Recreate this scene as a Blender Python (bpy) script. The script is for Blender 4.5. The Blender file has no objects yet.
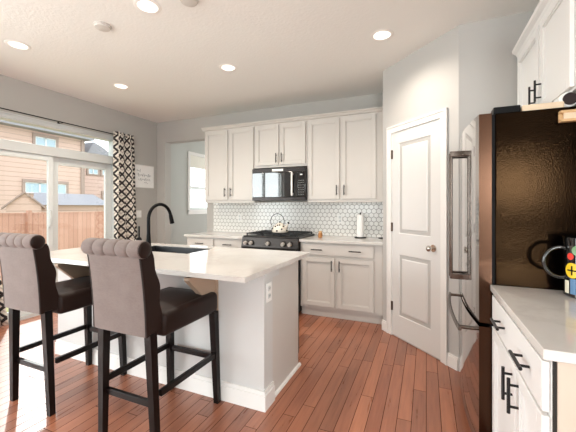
import bpy, bmesh, math, random
from mathutils import Matrix, Vector, Euler
random.seed(7)
PI = math.pi
SC = bpy.context.scene
COL = SC.collection

# ------------------------------------------------------------------ camera
YAW, FPX, HORIZON, EYE = 0.404, 323.4, 206.55, 1.307
cam_data = bpy.data.cameras.new('camera')
cam_data.sensor_width = 36.0
cam_data.lens = FPX * 36.0 / 576.0
cam_data.shift_y = -(216.0 - HORIZON) / 576.0
cam_data.clip_start = 0.02
cam = bpy.data.objects.new('camera', cam_data)
COL.objects.link(cam)
cam.location = (0, 0, EYE)
cam.rotation_euler = (PI / 2, 0, YAW)
SC.camera = cam

# ------------------------------------------------------------------ world, sun, daylight, fill lamps, exposure
SC.view_settings.view_transform = 'Standard'
SC.view_settings.look = 'None'
SC.view_settings.gamma = 1.0
SC.view_settings.exposure = 0.0
SKY_STRENGTH = 3.1
YF_ = 8.0
SUN_ENERGY = 0.75
world = bpy.data.worlds.new('sky')
SC.world = world
world.use_nodes = True
wn = world.node_tree
wn.nodes['Background'].inputs[0].default_value = (0.90, 0.95, 1.0, 1)
wn.nodes['Background'].inputs[1].default_value = SKY_STRENGTH


def lamp(name, kind, loc, rot, energy, color, **kw):
    d = bpy.data.lights.new(name, kind)
    d.energy = energy
    d.color = color
    for k, v in kw.items():
        setattr(d, k, v)
    o = bpy.data.objects.new(name, d)
    o.location = loc
    o.rotation_euler = rot
    COL.objects.link(o)
    return o


# low sun outside the patio door, over the neighbouring roofs
SUN_AZ, SUN_EL = math.radians(60.6), math.radians(28)   # azimuth counted from +Y towards -X
sun_to = Vector((-math.sin(SUN_AZ) * math.cos(SUN_EL), math.cos(SUN_AZ) * math.cos(SUN_EL), math.sin(SUN_EL)))
lamp('sun', 'SUN', sun_to * 30, sun_to.to_track_quat('Z', 'Y').to_euler(), SUN_ENERGY, (1, .97, .93), angle=0.02)
# fill and highlight lamps in added, unseen windows; daylight_side serves the left wall window
DAY = (0.96, 0.985, 1.0)
lamp('fill_rear_left', 'AREA', (-2.30, -4.70, 1.35), (PI / 2 + .35, 0, 0), 75, DAY, shape='RECTANGLE', size=2.0, size_y=2.0)
lamp('highlight_rear_right', 'AREA', (1.70, -4.42, 1.8), (PI / 2, 0, 0), 165, DAY, shape='RECTANGLE', size=1.1, size_y=1.1)
lamp('highlight_rear_low', 'AREA', (1.70, -4.42, .55), (PI / 2, 0, 0), 40, DAY, shape='RECTANGLE', size=1.1, size_y=.5)
lamp('daylight_side', 'AREA', (-4.46, -0.65, 1.31), (PI / 2, 0, -PI / 2), 200, DAY, shape='RECTANGLE', size=2.5, size_y=2.2)
lamp('fill_east', 'AREA', (3.70, -1.6, 1.35), (PI / 2 + .35, 0, PI / 2), 130, DAY, shape='RECTANGLE', size=2.2, size_y=2.0)
lamp('fill_far_room', 'AREA', (-3.2, YF_ + .25, 1.5), (PI / 2, 0, PI), 110, (1, .99, .97), shape='RECTANGLE', size=1.4, size_y=1.6)
CAN_POWER = 9.0
CAN_COLOR = (1.0, 0.89, 0.76)

# ------------------------------------------------------------------ mesh building
MW = {}


class MB:
    def __init__(s):
        s.bm = bmesh.new()
        s.bevelled = False

    def _xf(s, vs, m):
        if m is not None:
            bmesh.ops.transform(s.bm, matrix=m, verts=vs)

    def box(s, x0, x1, y0, y1, z0, z1, bev=0.0, seg=2, m=None):
        r = bmesh.ops.create_cube(s.bm, size=1.0)
        vs = r['verts']
        bmesh.ops.transform(s.bm, matrix=Matrix.Translation(((x0 + x1) / 2, (y0 + y1) / 2, (z0 + z1) / 2)) @ Matrix.Diagonal((abs(x1 - x0), abs(y1 - y0), abs(z1 - z0), 1)), verts=vs)
        if bev > 0:
            s.bevelled = True
            es = list({e for v in vs for e in v.link_edges})
            r = bmesh.ops.bevel(s.bm, geom=es, offset=bev, segments=seg, affect='EDGES', profile=0.5)
            vs = list({v for v in r['verts']} | {v for v in vs if v.is_valid})
        s._xf(vs, m)
        return s

    def cyl(s, p0, p1, r0, r1=None, n=20):
        r1 = r0 if r1 is None else r1
        p0, p1 = Vector(p0), Vector(p1)
        d = p1 - p0
        q = Vector((0, 0, 1)).rotation_difference(d.normalized()).to_matrix().to_4x4()
        r = bmesh.ops.create_cone(s.bm, cap_ends=True, segments=n, radius1=r0, radius2=r1, depth=d.length)
        s._xf(r['verts'], Matrix.Translation((p0 + p1) / 2) @ q)
        return s

    def taper(s, a, b, wa, wb):
        """square bar from a (width wa) up to b (width wb)"""
        va = [s.bm.verts.new((a[0] + i * wa / 2, a[1] + j * wa / 2, a[2])) for i, j in ((-1, -1), (1, -1), (1, 1), (-1, 1))]
        vb = [s.bm.verts.new((b[0] + i * wb / 2, b[1] + j * wb / 2, b[2])) for i, j in ((-1, -1), (1, -1), (1, 1), (-1, 1))]
        s.bm.faces.new(va[::-1])
        s.bm.faces.new(vb)
        for i in range(4):
            s.bm.faces.new((va[i], va[(i + 1) % 4], vb[(i + 1) % 4], vb[i]))
        return s

    def tube(s, pts, r, n=12, caps=True):
        pts = [Vector(p) for p in pts]
        rs = r if isinstance(r, (list, tuple)) else [r] * len(pts)
        rings = []
        up = None
        for i, p in enumerate(pts):
            t = (pts[min(i + 1, len(pts) - 1)] - pts[max(i - 1, 0)]).normalized()
            if up is None:
                up = Vector((0, 0, 1)) if abs(t.z) < 0.9 else Vector((1, 0, 0))
            x = up.cross(t).normalized()
            y = t.cross(x).normalized()
            up = y
            rings.append([s.bm.verts.new(p + (x * math.cos(a) + y * math.sin(a)) * rs[i]) for a in [2 * PI * k / n for k in range(n)]])
        for a, b in zip(rings, rings[1:]):
            for k in range(n):
                s.bm.faces.new((a[k], a[(k + 1) % n], b[(k + 1) % n], b[k]))
        if caps:
            s.bm.faces.new(rings[0][::-1])
            s.bm.faces.new(rings[-1])
        return s

    def lathe(s, prof, c=(0, 0, 0), n=32, axis='Z', caps=True):
        """prof: list of (radius, height)"""
        rings = []
        for r, h in prof:
            ring = []
            for k in range(n):
                a = 2 * PI * k / n
                if axis == 'Z':
                    p = (c[0] + r * math.cos(a), c[1] + r * math.sin(a), c[2] + h)
                elif axis == 'X':
                    p = (c[0] + h, c[1] + r * math.cos(a), c[2] + r * math.sin(a))
                else:
                    p = (c[0] + r * math.sin(a), c[1] + h, c[2] + r * math.cos(a))
                ring.append(s.bm.verts.new(p))
            rings.append(ring)
        for a, b in zip(rings, rings[1:]):
            for k in range(n):
                s.bm.faces.new((a[k], a[(k + 1) % n], b[(k + 1) % n], b[k]))
        if caps:
            s.bm.faces.new(rings[0][::-1])
            s.bm.faces.new(rings[-1])
        return s

    def prism(s, poly, a, b, axis='Z'):
        """extrude a 2D outline; axis Z: (x,y), axis X: (y,z), axis Y: (x,z)"""
        def P(q, h):
            return {'Z': (q[0], q[1], h), 'X': (h, q[0], q[1]), 'Y': (q[0], h, q[1])}[axis]
        va = [s.bm.verts.new(P(q, a)) for q in poly]
        vb = [s.bm.verts.new(P(q, b)) for q in poly]
        s.bm.faces.new(va[::-1])
        s.bm.faces.new(vb)
        n = len(poly)
        for i in range(n):
            s.bm.faces.new((va[i], va[(i + 1) % n], vb[(i + 1) % n], vb[i]))
        return s

    def ball(s, c, r, scale=(1, 1, 1), n=20):
        q = bmesh.ops.create_uvsphere(s.bm, u_segments=n, v_segments=max(8, n // 2), radius=r)
        s._xf(q['verts'], Matrix.Translation(c) @ Matrix.Diagonal((*scale, 1)))
        return s

    def grid(s, f, nu, nv):
        vs = [[s.bm.verts.new(f(i / nu, j / nv)) for j in range(nv + 1)] for i in range(nu + 1)]
        for i in range(nu):
            for j in range(nv):
                s.bm.faces.new((vs[i][j], vs[i + 1][j], vs[i + 1][j + 1], vs[i][j + 1]))
        return s

    def build(s, name, mat, parent=None, local=False, smooth=35):
        bm = s.bm
        bmesh.ops.recalc_face_normals(bm, faces=bm.faces)
        if s.bevelled and smooth == 35:
            smooth = 20                       # keep the flats between bevels flat
        M = MW.get(parent.name, Matrix()) if parent else Matrix()
        if parent and not local:
            bmesh.ops.transform(bm, matrix=M.inverted(), verts=bm.verts)
        me = bpy.data.meshes.new(name)
        bm.to_mesh(me)
        bm.free()
        if smooth:
            for p in me.polygons:
                p.use_smooth = True
            me.set_sharp_from_angle(angle=math.radians(smooth))
        me.materials.append(mat)
        o = bpy.data.objects.new(name, me)
        COL.objects.link(o)
        if parent:
            o.parent = parent
            MW[o.name] = M
        return o


def tag(o, label, cat, group=None):
    o['label'] = label
    o['category'] = cat
    if group:
        o['group'] = group
    return o


def thing(name, label, cat, loc=(0, 0, 0), rz=0.0, group=None):
    o = bpy.data.objects.new(name, None)
    o.empty_display_size = 0.1
    COL.objects.link(o)
    o.location = loc
    o.rotation_euler = (0, 0, rz)
    MW[o.name] = Matrix.Translation(loc) @ Matrix.Rotation(rz, 4, 'Z')
    return tag(o, label, cat, group)


def struct(o, label=None):
    o['kind'] = 'structure'
    if label:
        o['label'] = label
    return o


def copy_tree(o, parent=None):
    c = o.copy()
    COL.objects.link(c)
    if parent:
        c.parent = parent
    for ch in list(o.children):
        copy_tree(ch, c)
    return c


# ------------------------------------------------------------------ materials
def lin(h):
    out = []
    for i in (0, 2, 4):
        v = int(h[i:i + 2], 16) / 255
        out.append(v / 12.92 if v <= 0.04045 else ((v + 0.055) / 1.055) ** 2.4)
    return (*out, 1)


def mat(name, col, rough=0.5, metal=0.0, bump=None, **kw):
    """bump = (scale, strength[, distance])"""
    m = bpy.data.materials.new(name)
    m.use_nodes = True
    nt = m.node_tree
    b = nt.nodes['Principled BSDF']
    b.inputs['Base Color'].default_value = lin(col) if isinstance(col, str) else col
    b.inputs['Roughness'].default_value = rough
    b.inputs['Metallic'].default_value = metal
    for k, v in kw.items():
        b.inputs[k.replace('_', ' ')].default_value = v
    if bump:
        tc = nt.nodes.new('ShaderNodeTexCoord')
        n = nt.nodes.new('ShaderNodeTexNoise')
        n.inputs['Scale'].default_value = bump[0]
        n.inputs['Detail'].default_value = 3
        bp = nt.nodes.new('ShaderNodeBump')
        bp.inputs['Strength'].default_value = bump[1]
        bp.inputs['Distance'].default_value = bump[2] if len(bump) > 2 else 0.002
        nt.links.new(tc.outputs['Object'], n.inputs['Vector'])
        nt.links.new(n.outputs['Fac'], bp.inputs['Height'])
        nt.links.new(bp.outputs['Normal'], b.inputs['Normal'])
    return m


class NT:
    """small node helper"""
    def __init__(s, m):
        s.t = m.node_tree
        s.b = s.t.nodes['Principled BSDF']

    def n(s, kind, **inp):
        nd = s.t.nodes.new('ShaderNode' + kind)
        return nd

    def math(s, op, a, b=None, c=None):
        nd = s.t.nodes.new('ShaderNodeMath')
        nd.operation = op
        for i, v in enumerate((a, b, c)):
            if v is None:
                continue
            if isinstance(v, (int, float)):
                nd.inputs[i].default_value = v
            else:
                s.t.links.new(v, nd.inputs[i])
        return nd.outputs[0]

    def xyz(s):
        tc = s.t.nodes.new('ShaderNodeTexCoord')
        sp = s.t.nodes.new('ShaderNodeSeparateXYZ')
        s.t.links.new(tc.outputs['Object'], sp.inputs[0])
        return sp.outputs[0], sp.outputs[1], sp.outputs[2]

    def comb(s, x, y, z):
        nd = s.t.nodes.new('ShaderNodeCombineXYZ')
        for i, v in enumerate((x, y, z)):
            if isinstance(v, (int, float)):
                nd.inputs[i].default_value = v
            else:
                s.t.links.new(v, nd.inputs[i])
        return nd.outputs[0]

    def noise(s, vec, scale, detail=3, rough=0.5):
        nd = s.t.nodes.new('ShaderNodeTexNoise')
        nd.inputs['Scale'].default_value = scale
        nd.inputs['Detail'].default_value = detail
        nd.inputs['Roughness'].default_value = rough
        s.t.links.new(vec, nd.inputs['Vector'])
        return nd.outputs['Fac']

    def white(s, vec):
        nd = s.t.nodes.new('ShaderNodeTexWhiteNoise')
        nd.noise_dimensions = '3D'
        s.t.links.new(vec, nd.inputs['Vector'])
        return nd.outputs['Value']

    def ramp(s, fac, stops, interp='LINEAR'):
        nd = s.t.nodes.new('ShaderNodeValToRGB')
        nd.color_ramp.interpolation = interp
        e = nd.color_ramp.elements
        e[0].position, e[0].color = stops[0][0], stops[0][1]
        e[1].position, e[1].color = stops[-1][0], stops[-1][1]
        for p, c in stops[1:-1]:
            x = e.new(p)
            x.color = c
        s.t.links.new(fac, nd.inputs[0])
        return nd.outputs[0]

    def mix(s, fac, a, b):
        nd = s.t.nodes.new('ShaderNodeMix')
        nd.data_type = 'RGBA'
        if isinstance(fac, (int, float)):
            nd.inputs[0].default_value = fac
        else:
            s.t.links.new(fac, nd.inputs[0])
        for i, v in ((6, a), (7, b)):
            if isinstance(v, tuple):
                nd.inputs[i].default_value = v
            else:
                s.t.links.new(v, nd.inputs[i])
        return nd.outputs[2]

    def bump(s, h, strength, dist=0.002):
        nd = s.t.nodes.new('ShaderNodeBump')
        nd.inputs['Strength'].default_value = strength
        nd.inputs['Distance'].default_value = dist
        s.t.links.new(h, nd.inputs['Height'])
        s.t.links.new(nd.outputs['Normal'], s.b.inputs['Normal'])

    def to(s, sock, out):
        s.t.links.new(out, s.b.inputs[sock])


M = {}
M['wall'] = mat('grey_wall_paint', 'B6B3AE', 0.75, bump=(140, 0.12))
M['far_wall'] = mat('blue_grey_wall_paint', 'B9BBB7', 0.75, bump=(140, 0.12))
M['pantry_wall'] = mat('light_grey_wall_paint', 'B9B7B4', 0.7, bump=(140, 0.12))
M['ceiling'] = mat('textured_ceiling_paint', 'EDECE8', 0.85, bump=(45, 0.45, 0.004))
M['trim'] = mat('white_trim_paint', 'E8E6E3', 0.35)
M['door'] = mat('white_door_paint', 'DCDBD9', 0.35)
M['cab'] = mat('white_cabinet_paint', 'CBC6C0', 0.38)
M['cab_white'] = mat('bright_white_cabinet_paint', 'E9E8E6', 0.35)
M['island'] = mat('island_white_paint', 'CDCCCA', 0.5, bump=(120, 0.08))
M['raw_wood'] = mat('tan_bracket_wood', 'A88F7A', 0.6)
M['gap'] = mat('dark_gap', '2A2724', 0.8)
M['black'] = mat('black_metal', '0C0B0D', 0.35, Specular_IOR_Level=0.4)
M['matte_black'] = mat('matte_black', '08080A', 0.5, Specular_IOR_Level=0.15)
M['sink'] = mat('black_granite_composite', '16171B', 0.4)
M['chrome'] = mat('polished_nickel', 'C9C4BC', 0.15, 1.0)
M['bronze'] = mat('dark_bronze', '5C4A3E', 0.35, 0.9)
M['stool_leg'] = mat('espresso_wood', '0F0908', 0.3, Specular_IOR_Level=0.25)
M['cap_white'] = mat('white_plastic', 'ECEBE8', 0.4)
M['detector'] = mat('greyish_white_plastic', 'CFCBC5', 0.5)  # greyer than the white of the cover plates
M['tile'] = mat('white_glazed_tile', 'E9E8E4', 0.16)
M['grout'] = mat('grey_grout', '9C9893', 0.8)
M['paper'] = mat('white_paper', 'F1F0EE', 0.9)
M['ink'] = mat('grey_ink', '6E7076', 0.8)
M['edge_warm_reflect'] = mat('dark_stainless_edge', '452F22', 0.25, 0.9)  # brown put into the black stainless for the warm room it reflects
M['fridge_door'] = mat('black_stainless_door', 'A8A4A2', 0.07, 1.0)
M['handle_metal'] = mat('satin_dark_handle', '6E645D', 0.25, 1.0)
M['range_black'] = mat('black_stainless_range', '3A3634', 0.3, 0.8)
M['mw_black'] = mat('black_stainless_microwave', '2E2A29', 0.28, 0.7)
M['mw_glass'] = mat('black_glass', '050506', 0.03, 0.0, IOR=1.75, Coat_Weight=0.1)
M['knob_steel'] = mat('brushed_steel', 'DAD6D0', 0.35, 0.35)
M['iron'] = mat('cast_iron', '121214', 0.55)
M['kettle'] = mat('cream_enamel', 'E9E0D2', 0.2)
M['amber'] = mat('amber_contents', 'A9713C', 0.4)
M['board'] = mat('pale_maple_wood', 'E0CBAE', 0.55, bump=(60, 0.1))
M['tan_wood'] = mat('light_tan_wood', 'CFA878', 0.55)
M['dark_red'] = mat('dark_core', '241414', 0.7)
M['yellow'] = mat('yellow_sticker', 'E8C32A', 0.4)
M['red'] = mat('red_sticker', 'D93A2E', 0.4)
M['green'] = mat('green_sticker', '6F9467', 0.4)
M['cream'] = mat('cream_sticker', 'E4DEC8', 0.4)
M['blue'] = mat('blue_sticker', '5C82A8', 0.4)
M['fence'] = mat('cedar_fence', 'C98F72', 0.8)
M['roof'] = mat('grey_shingles', '8E8D92', 0.9, bump=(12, 0.4))
M['window_white'] = mat('white_vinyl', 'D8DCDB', 0.4)
M['vinyl_grey'] = mat('pale_grey_vinyl', 'C9CCCB', 0.4)
M['far_glass'] = mat('house_window_glass', 'A9BFCC', 0.1)
M['blind'] = mat('cream_shade', 'E9E6DC', 0.8)
M['mug_glass'] = mat('dark_glass', '0B0C0D', 0.05, 0.0, Coat_Weight=1.0)

# quartz worktop
m = mat('white_quartz', 'E3DFDA', 0.1, IOR=1.6)
k = NT(m)
x, y, z = k.xyz()
v = k.comb(x, y, z)
n1 = k.noise(v, 3.0, 6, 0.65)
k.to('Base Color', k.ramp(n1, [(0.3, lin('D4D0CC')), (0.5, lin('D1CDC8')), (0.56, lin('CBC6C1')), (0.62, lin('D2CEC9')), (0.8, lin('D4D1CD'))]))
M['quartz'] = m

# wooden floor: narrow planks running in depth
m = mat('reddish_brown_planks', '8A5237', 0.2, IOR=1.5)
k = NT(m)
x, y, z = k.xyz()
W_, L_ = 0.083, 0.95
u = k.math('DIVIDE', x, W_)
row = k.math('FLOOR', u)
rr = k.white(k.comb(row, 3.7, 1.1))
w2 = k.math('ADD', k.math('DIVIDE', y, L_), k.math('MULTIPLY', rr, 9.3))
colm = k.math('FLOOR', w2)
pid = k.white(k.comb(row, colm, 5.5))
fu = k.math('FRACT', u)
fv = k.math('FRACT', w2)
du = k.math('MULTIPLY', k.math('MINIMUM', fu, k.math('SUBTRACT', 1.0, fu)), W_)
dv = k.math('MULTIPLY', k.math('MINIMUM', fv, k.math('SUBTRACT', 1.0, fv)), L_)
dist = k.math('MINIMUM', du, dv)
gapm = k.math('LESS_THAN', dist, 0.0016)
grain = k.noise(k.comb(k.math('ADD', k.math('MULTIPLY', x, 38), k.math('MULTIPLY', pid, 60)), k.math('MULTIPLY', y, 3.0), k.math('MULTIPLY', pid, 20)), 1.0, 5, 0.6)
base = k.ramp(pid, [(0.0, lin('77422A')), (0.3, lin('8E5236')), (0.6, lin('A06042')), (0.85, lin('AD6C4C')), (1.0, lin('86482E'))])
gr = k.ramp(grain, [(0.3, lin('74402A')), (0.62, lin('B8785A'))])
c1 = k.mix(0.35, base, gr)
k.to('Base Color', k.mix(gapm, c1, lin('3A2015')))
rg = k.math('ADD', 0.22, k.math('MULTIPLY', grain, 0.16))
k.to('Roughness', rg)
hh = k.math('MINIMUM', k.math('DIVIDE', dist, 0.004), 1.0)
hh = k.math('ADD', hh, k.math('MULTIPLY', grain, 0.25))
k.bump(hh, 0.35, 0.0015)
keep = k.math('SUBTRACT', 1.0, gapm)
k.to('Coat Weight', k.math('MULTIPLY', keep, 0.6))
k.to('Specular IOR Level', k.math('MULTIPLY', keep, 0.5))
k.b.inputs['Coat Roughness'].default_value = 0.42
M['planks'] = m

# upholstery
m = mat('taupe_velvet', '80706B', 0.85, Sheen_Weight=0.15, Sheen_Roughness=0.4)
k = NT(m)
x, y, z = k.xyz()
n1 = k.noise(k.comb(k.math('MULTIPLY', x, 60), k.math('MULTIPLY', y, 60), k.math('MULTIPLY', z, 200)), 1.0, 4)
n2 = k.noise(k.comb(x, y, z), 14, 3)
k.to('Base Color', k.mix(n1, k.ramp(n2, [(0.3, lin('62544F')), (0.7, lin('716460'))]), lin('7D706B')))
k.bump(n1, 0.25, 0.0015)
M['taupe'] = m
M['brown'] = mat('dark_brown_suede', '22140F', 0.45, bump=(160, 0.15), Sheen_Weight=0.03, Specular_IOR_Level=0.18)
M['piping'] = mat('dark_piping', '241917', 0.5)

# curtain cloth: black and cream trellis of chevrons, using the cloth's own UV map
m = mat('trellis_curtain_cloth', 'E6DFD2', 0.85)
k = NT(m)
uv = k.t.nodes.new('ShaderNodeUVMap')
uv.uv_map = 'cloth'
sp = k.t.nodes.new('ShaderNodeSeparateXYZ')
k.t.links.new(uv.outputs[0], sp.inputs[0])
U, V = sp.outputs[0], sp.outputs[1]
PU, PV = 0.13, 0.13
fu = k.math('FRACT', k.math('DIVIDE', U, PU))
tri = k.math('ABSOLUTE', k.math('SUBTRACT', k.math('MULTIPLY', fu, 2.0), 1.0))
a1 = k.math('FRACT', k.math('ADD', k.math('DIVIDE', V, PV), k.math('MULTIPLY', tri, 0.5)))
a2 = k.math('FRACT', k.math('SUBTRACT', k.math('DIVIDE', V, PV), k.math('MULTIPLY', tri, 0.5)))
s1 = k.math('LESS_THAN', a1, 0.30)
s2 = k.math('LESS_THAN', a2, 0.30)
s3 = k.math('LESS_THAN', k.math('ABSOLUTE', k.math('SUBTRACT', a1, 0.62)), 0.09)
blk = k.math('MAXIMUM', s1, s2)
c = k.mix(s3, lin('DDD6CB'), lin('B9AFA6'))
k.to('Base Color', k.mix(blk, c, lin('2B2526')))
k.b.inputs['Transmission Weight'].default_value = 0.0
M['curtain'] = m

# fridge side: black pebbled finish
m = mat('black_pebbled_steel', '040303', 0.12, 0.0, Specular_IOR_Level=0.11)
k = NT(m)
x, y, z = k.xyz()
vo = k.t.nodes.new('ShaderNodeTexNoise')
vo.inputs['Scale'].default_value = 190
vo.inputs['Detail'].default_value = 0
k.t.links.new(k.comb(x, y, z), vo.inputs['Vector'])
k.bump(vo.outputs['Fac'], 0.23, 0.0012)
k.b.inputs['Specular Tint'].default_value = lin('F2B57E')  # warm tint put in for the warm light reflected by the black side
M['pebble'] = m

# lap siding
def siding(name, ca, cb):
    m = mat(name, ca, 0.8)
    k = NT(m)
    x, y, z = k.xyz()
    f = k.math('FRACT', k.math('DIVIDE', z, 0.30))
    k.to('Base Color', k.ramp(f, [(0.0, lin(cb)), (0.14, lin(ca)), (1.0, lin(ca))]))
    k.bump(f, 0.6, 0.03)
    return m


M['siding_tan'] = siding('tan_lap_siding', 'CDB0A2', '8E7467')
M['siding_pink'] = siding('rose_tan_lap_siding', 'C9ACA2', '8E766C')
M['house_trim'] = mat('taupe_house_trim', '9E8A80', 0.8)

m = mat('dry_grass', '8E9160', 0.95)
k = NT(m)
x, y, z = k.xyz()
n1 = k.noise(k.comb(x, y, z), 3.0, 6, 0.7)
k.to('Base Color', k.ramp(n1, [(0.3, lin('7C8450')), (0.5, lin('A5A374')), (0.75, lin('C7C19A'))]))
M['grass'] = m

m = mat('fence_boards', 'C98F72', 0.85)
k = NT(m)
x, y, z = k.xyz()
f = k.math('FRACT', k.math('DIVIDE', y, 0.14))
row = k.math('FLOOR', k.math('DIVIDE', y, 0.14))
r1 = k.white(k.comb(row, 1.0, 2.0))
c = k.ramp(r1, [(0.0, lin('B98A76')), (1.0, lin('C99C88'))])
k.to('Base Color', k.mix(k.math('LESS_THAN', f, 0.06), c, lin('8A5D48')))
M['fence'] = m

# clear pane: mostly see-through, slightly mirror-like
def pane_mat(name, refl=0.06, tint=(0.97, 0.985, 0.98, 1)):
    m = bpy.data.materials.new(name)
    m.use_nodes = True
    t = m.node_tree
    t.nodes.remove(t.nodes['Principled BSDF'])
    out = t.nodes['Material Output']
    tr = t.nodes.new('ShaderNodeBsdfTransparent')
    tr.inputs[0].default_value = tint
    gl = t.nodes.new('ShaderNodeBsdfGlossy')
    gl.inputs['Roughness'].default_value = 0.02
    mx = t.nodes.new('ShaderNodeMixShader')
    mx.inputs[0].default_value = refl
    t.links.new(tr.outputs[0], mx.inputs[1])
    t.links.new(gl.outputs[0], mx.inputs[2])
    t.links.new(mx.outputs[0], out.inputs[0])
    return m


M['pane'] = pane_mat('window_pane')
M['jar_glass'] = pane_mat('jar_glass', 0.12)


def glow(name, col, strength):
    m = bpy.data.materials.new(name)
    m.use_nodes = True
    t = m.node_tree
    b = t.nodes['Principled BSDF']
    b.inputs['Base Color'].default_value = (0.9, 0.9, 0.9, 1)
    b.inputs['Emission Color'].default_value = col
    b.inputs['Emission Strength'].default_value = strength
    return m


M['bulb'] = glow('lit_lamp_lens', (1, 0.95, 0.86, 1), 6.0)
M['can'] = mat('white_reflector', 'F4F1EC', 0.4)

# ------------------------------------------------------------------ setting
XL, XR, YB, ZC = -4.283, 0.94, 4.252, 2.752   # left wall, right wall, back wall, ceiling
YR, XE, YF = -4.20, 3.20, 8.0                 # rear wall, east wall, far room end
WT = 0.14

o = MB().box(XL - WT, XE + .1, YR - .1, YF + .1, -0.12, 0.0).build('floor', M['planks'], smooth=0)
struct(o)

# ceiling, with round holes for the recessed lights
CANS = [(-3.358, 1.71), (-1.848, 1.745), (-0.343, 2.816), (-1.894, 2.845), (-3.364, 2.778)]
CAN_R = 0.072
bm = bmesh.new()
def loop_edges(pts):
    vs = [bm.verts.new(p) for p in pts]
    return [bm.edges.new((vs[i], vs[(i + 1) % len(vs)])) for i in range(len(vs))]
es = loop_edges([(XL - WT, YR - .1, ZC), (XE + .1, YR - .1, ZC), (XE + .1, YF + .1, ZC), (XL - WT, YF + .1, ZC)])
for cx, cy in CANS:
    es += loop_edges([(cx + CAN_R * math.cos(2 * PI * q / 28), cy + CAN_R * math.sin(2 * PI * q / 28), ZC) for q in range(28)])
bmesh.ops.triangle_fill(bm, edges=es, use_beauty=True)
q = MB()
q.bm.free()
q.bm = bm
q.box(XL - WT, XE + .1, YR - .1, YF + .1, ZC + .2, ZC + .35)
struct(q.build('ceiling', M['ceiling'], smooth=0))


def wall_with_holes(name, m, axis, c0, c1, a0, a1, z0, z1, holes):
    """wall slab between c0..c1 on `axis`; holes = (a, b, zlo, zhi)"""
    q = MB()
    hs = sorted(holes)
    cur = a0
    def put(u0, u1, w0, w1):
        if u1 - u0 < 1e-4 or w1 - w0 < 1e-4:
            return
        if axis == 'X':
            q.box(c0, c1, u0, u1, w0, w1)
        else:
            q.box(u0, u1, c0, c1, w0, w1)
    for (u0, u1, w0, w1) in hs:
        put(cur, u0, z0, z1)
        put(u0, u1, z0, w0)
        put(u0, u1, w1, z1)
        cur = u1
    put(cur, a1, z0, z1)
    return struct(q.build(name, m, smooth=0))


SL0, SL1, SLT = 1.58, 3.47, 2.30             # patio door opening
wall_with_holes('wall_left', M['wall'], 'X', XL - WT, XL, YR, YB + WT, 0, ZC,
                [(-1.90, 0.60, 0.20, 2.42), (SL0, SL1, 0.0, SLT)])
wall_with_holes('wall_far_left', M['far_wall'], 'X', XL - WT, XL, YB + WT, YF, 0, ZC, [(5.10, 6.0, 1.24, 2.33)])
OPX0, OPX1, OPZ = -4.102, -3.228, 2.40
wall_with_holes('wall_back', M['wall'], 'Y', YB, YB + WT, XL, -0.425, 0, ZC, [(OPX0, OPX1, 0.0, OPZ)])
wall_with_holes('wall_far_back', M['far_wall'], 'Y', YF, YF + .1, XL, -0.4, 0, ZC, [(-3.9, -2.5, .7, 2.3)])
struct(MB().box(-2.2, -2.1, YB + WT, YF, 0, ZC).build('wall_far_right', M['far_wall'], smooth=0))
PX, PY = -0.425, 3.564                        # pantry corner
struct(MB().prism([(PX, YB + WT), (PX, PY), (0.237, 2.902), (XR, 2.902), (XR, YB + WT)], 0, ZC).build('wall_pantry', M['pantry_wall'], smooth=0))
struct(MB().box(XR, XR + .12, 0.95, YB + WT, 0, ZC).build('wall_right', M['wall'], smooth=0))
struct(MB().box(XR + .12, XE, 0.95, 1.07, 0, ZC).build('wall_east_return', M['wall'], smooth=0))
wall_with_holes('wall_east', M['wall'], 'X', XE, XE + .1, YR, 1.07, 0, ZC, [(-2.7, -.5, .4, 2.4)])
wall_with_holes('wall_rear', M['wall'], 'Y', YR - .1, YR, XL, XE, 0, ZC,
                [(-3.3, -1.3, 0.40, 2.40), (1.15, 2.25, .30, 2.35)])

# baseboards
def base(name, pts, m=M['trim'], h=0.105, t=0.016):
    q = MB()
    for (ax, ay), (bx, by) in pts:
        d = Vector((bx - ax, by - ay, 0))
        ang = math.atan2(d.y, d.x)
        mm = Matrix.Translation((ax, ay, 0)) @ Matrix.Rotation(ang, 4, 'Z')
        q.box(0, d.length, -t, 0, 0, h - .02, m=mm)
        q.box(0, d.length, -t * .6, 0, h - .02, h, m=mm)
    return struct(q.build(name, m, smooth=0))


base('baseboard_pantry', [((PX, PY), (-0.366, 3.505)), ((0.165, 2.974), (0.237, 2.902)), ((0.237, 2.902), (XR, 2.902))])
q = MB()
q.box(XL, XL + .015, SL1 + .05, YB, 0, .105).box(XL, XL + .015, 0.14, SL0 - .05, 0, .105)
struct(q.build('baseboard_left', M['trim'], smooth=0))
q = MB()
q.box(XL, XL + .015, YB + WT, YF, 0, .105)
struct(q.build('baseboard_far', M['trim'], smooth=0))
# corner guard bead at the end of the back wall beside the tile
# ---- patio door (glazed, with transom)
door = thing('door_2', 'white framed sliding patio door with a transom light', 'door', (XL - .07, (SL0 + SL1) / 2, 0))
del door['category']
struct(door)
xf0, xf1 = XL - .125, XL + .005
q = MB()
q.box(xf0, xf1, SL0, SL0 + .05, 0, SLT).box(xf0, xf1, SL1 - .05, SL1, 0, SLT)
q.box(xf0, xf1, SL0 + .05, SL1 - .05, SLT - .015, SLT).box(xf0, xf1, SL0 + .05, SL1 - .05, 0, .04)
q.box(xf0, xf1, SL0 + .05, SL1 - .05, 1.935, 2.05, 0.006)
q.build('frame', M['vinyl_grey'], door)
q = MB().box(XL, XL + .018, SL0 - .06, SL1 + .06, SLT, SLT + .035).box(XL, XL + .026, SL0 - .08, SL1 + .08, SLT + .035, SLT + .05)
q.box(XL, XL + .016, SL0 - .06, SL0 + .01, 0, SLT).box(XL, XL + .016, SL1 - .01, SL1 + .06, 0, SLT)
q.build('casing', M['vinyl_grey'], door)
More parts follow.
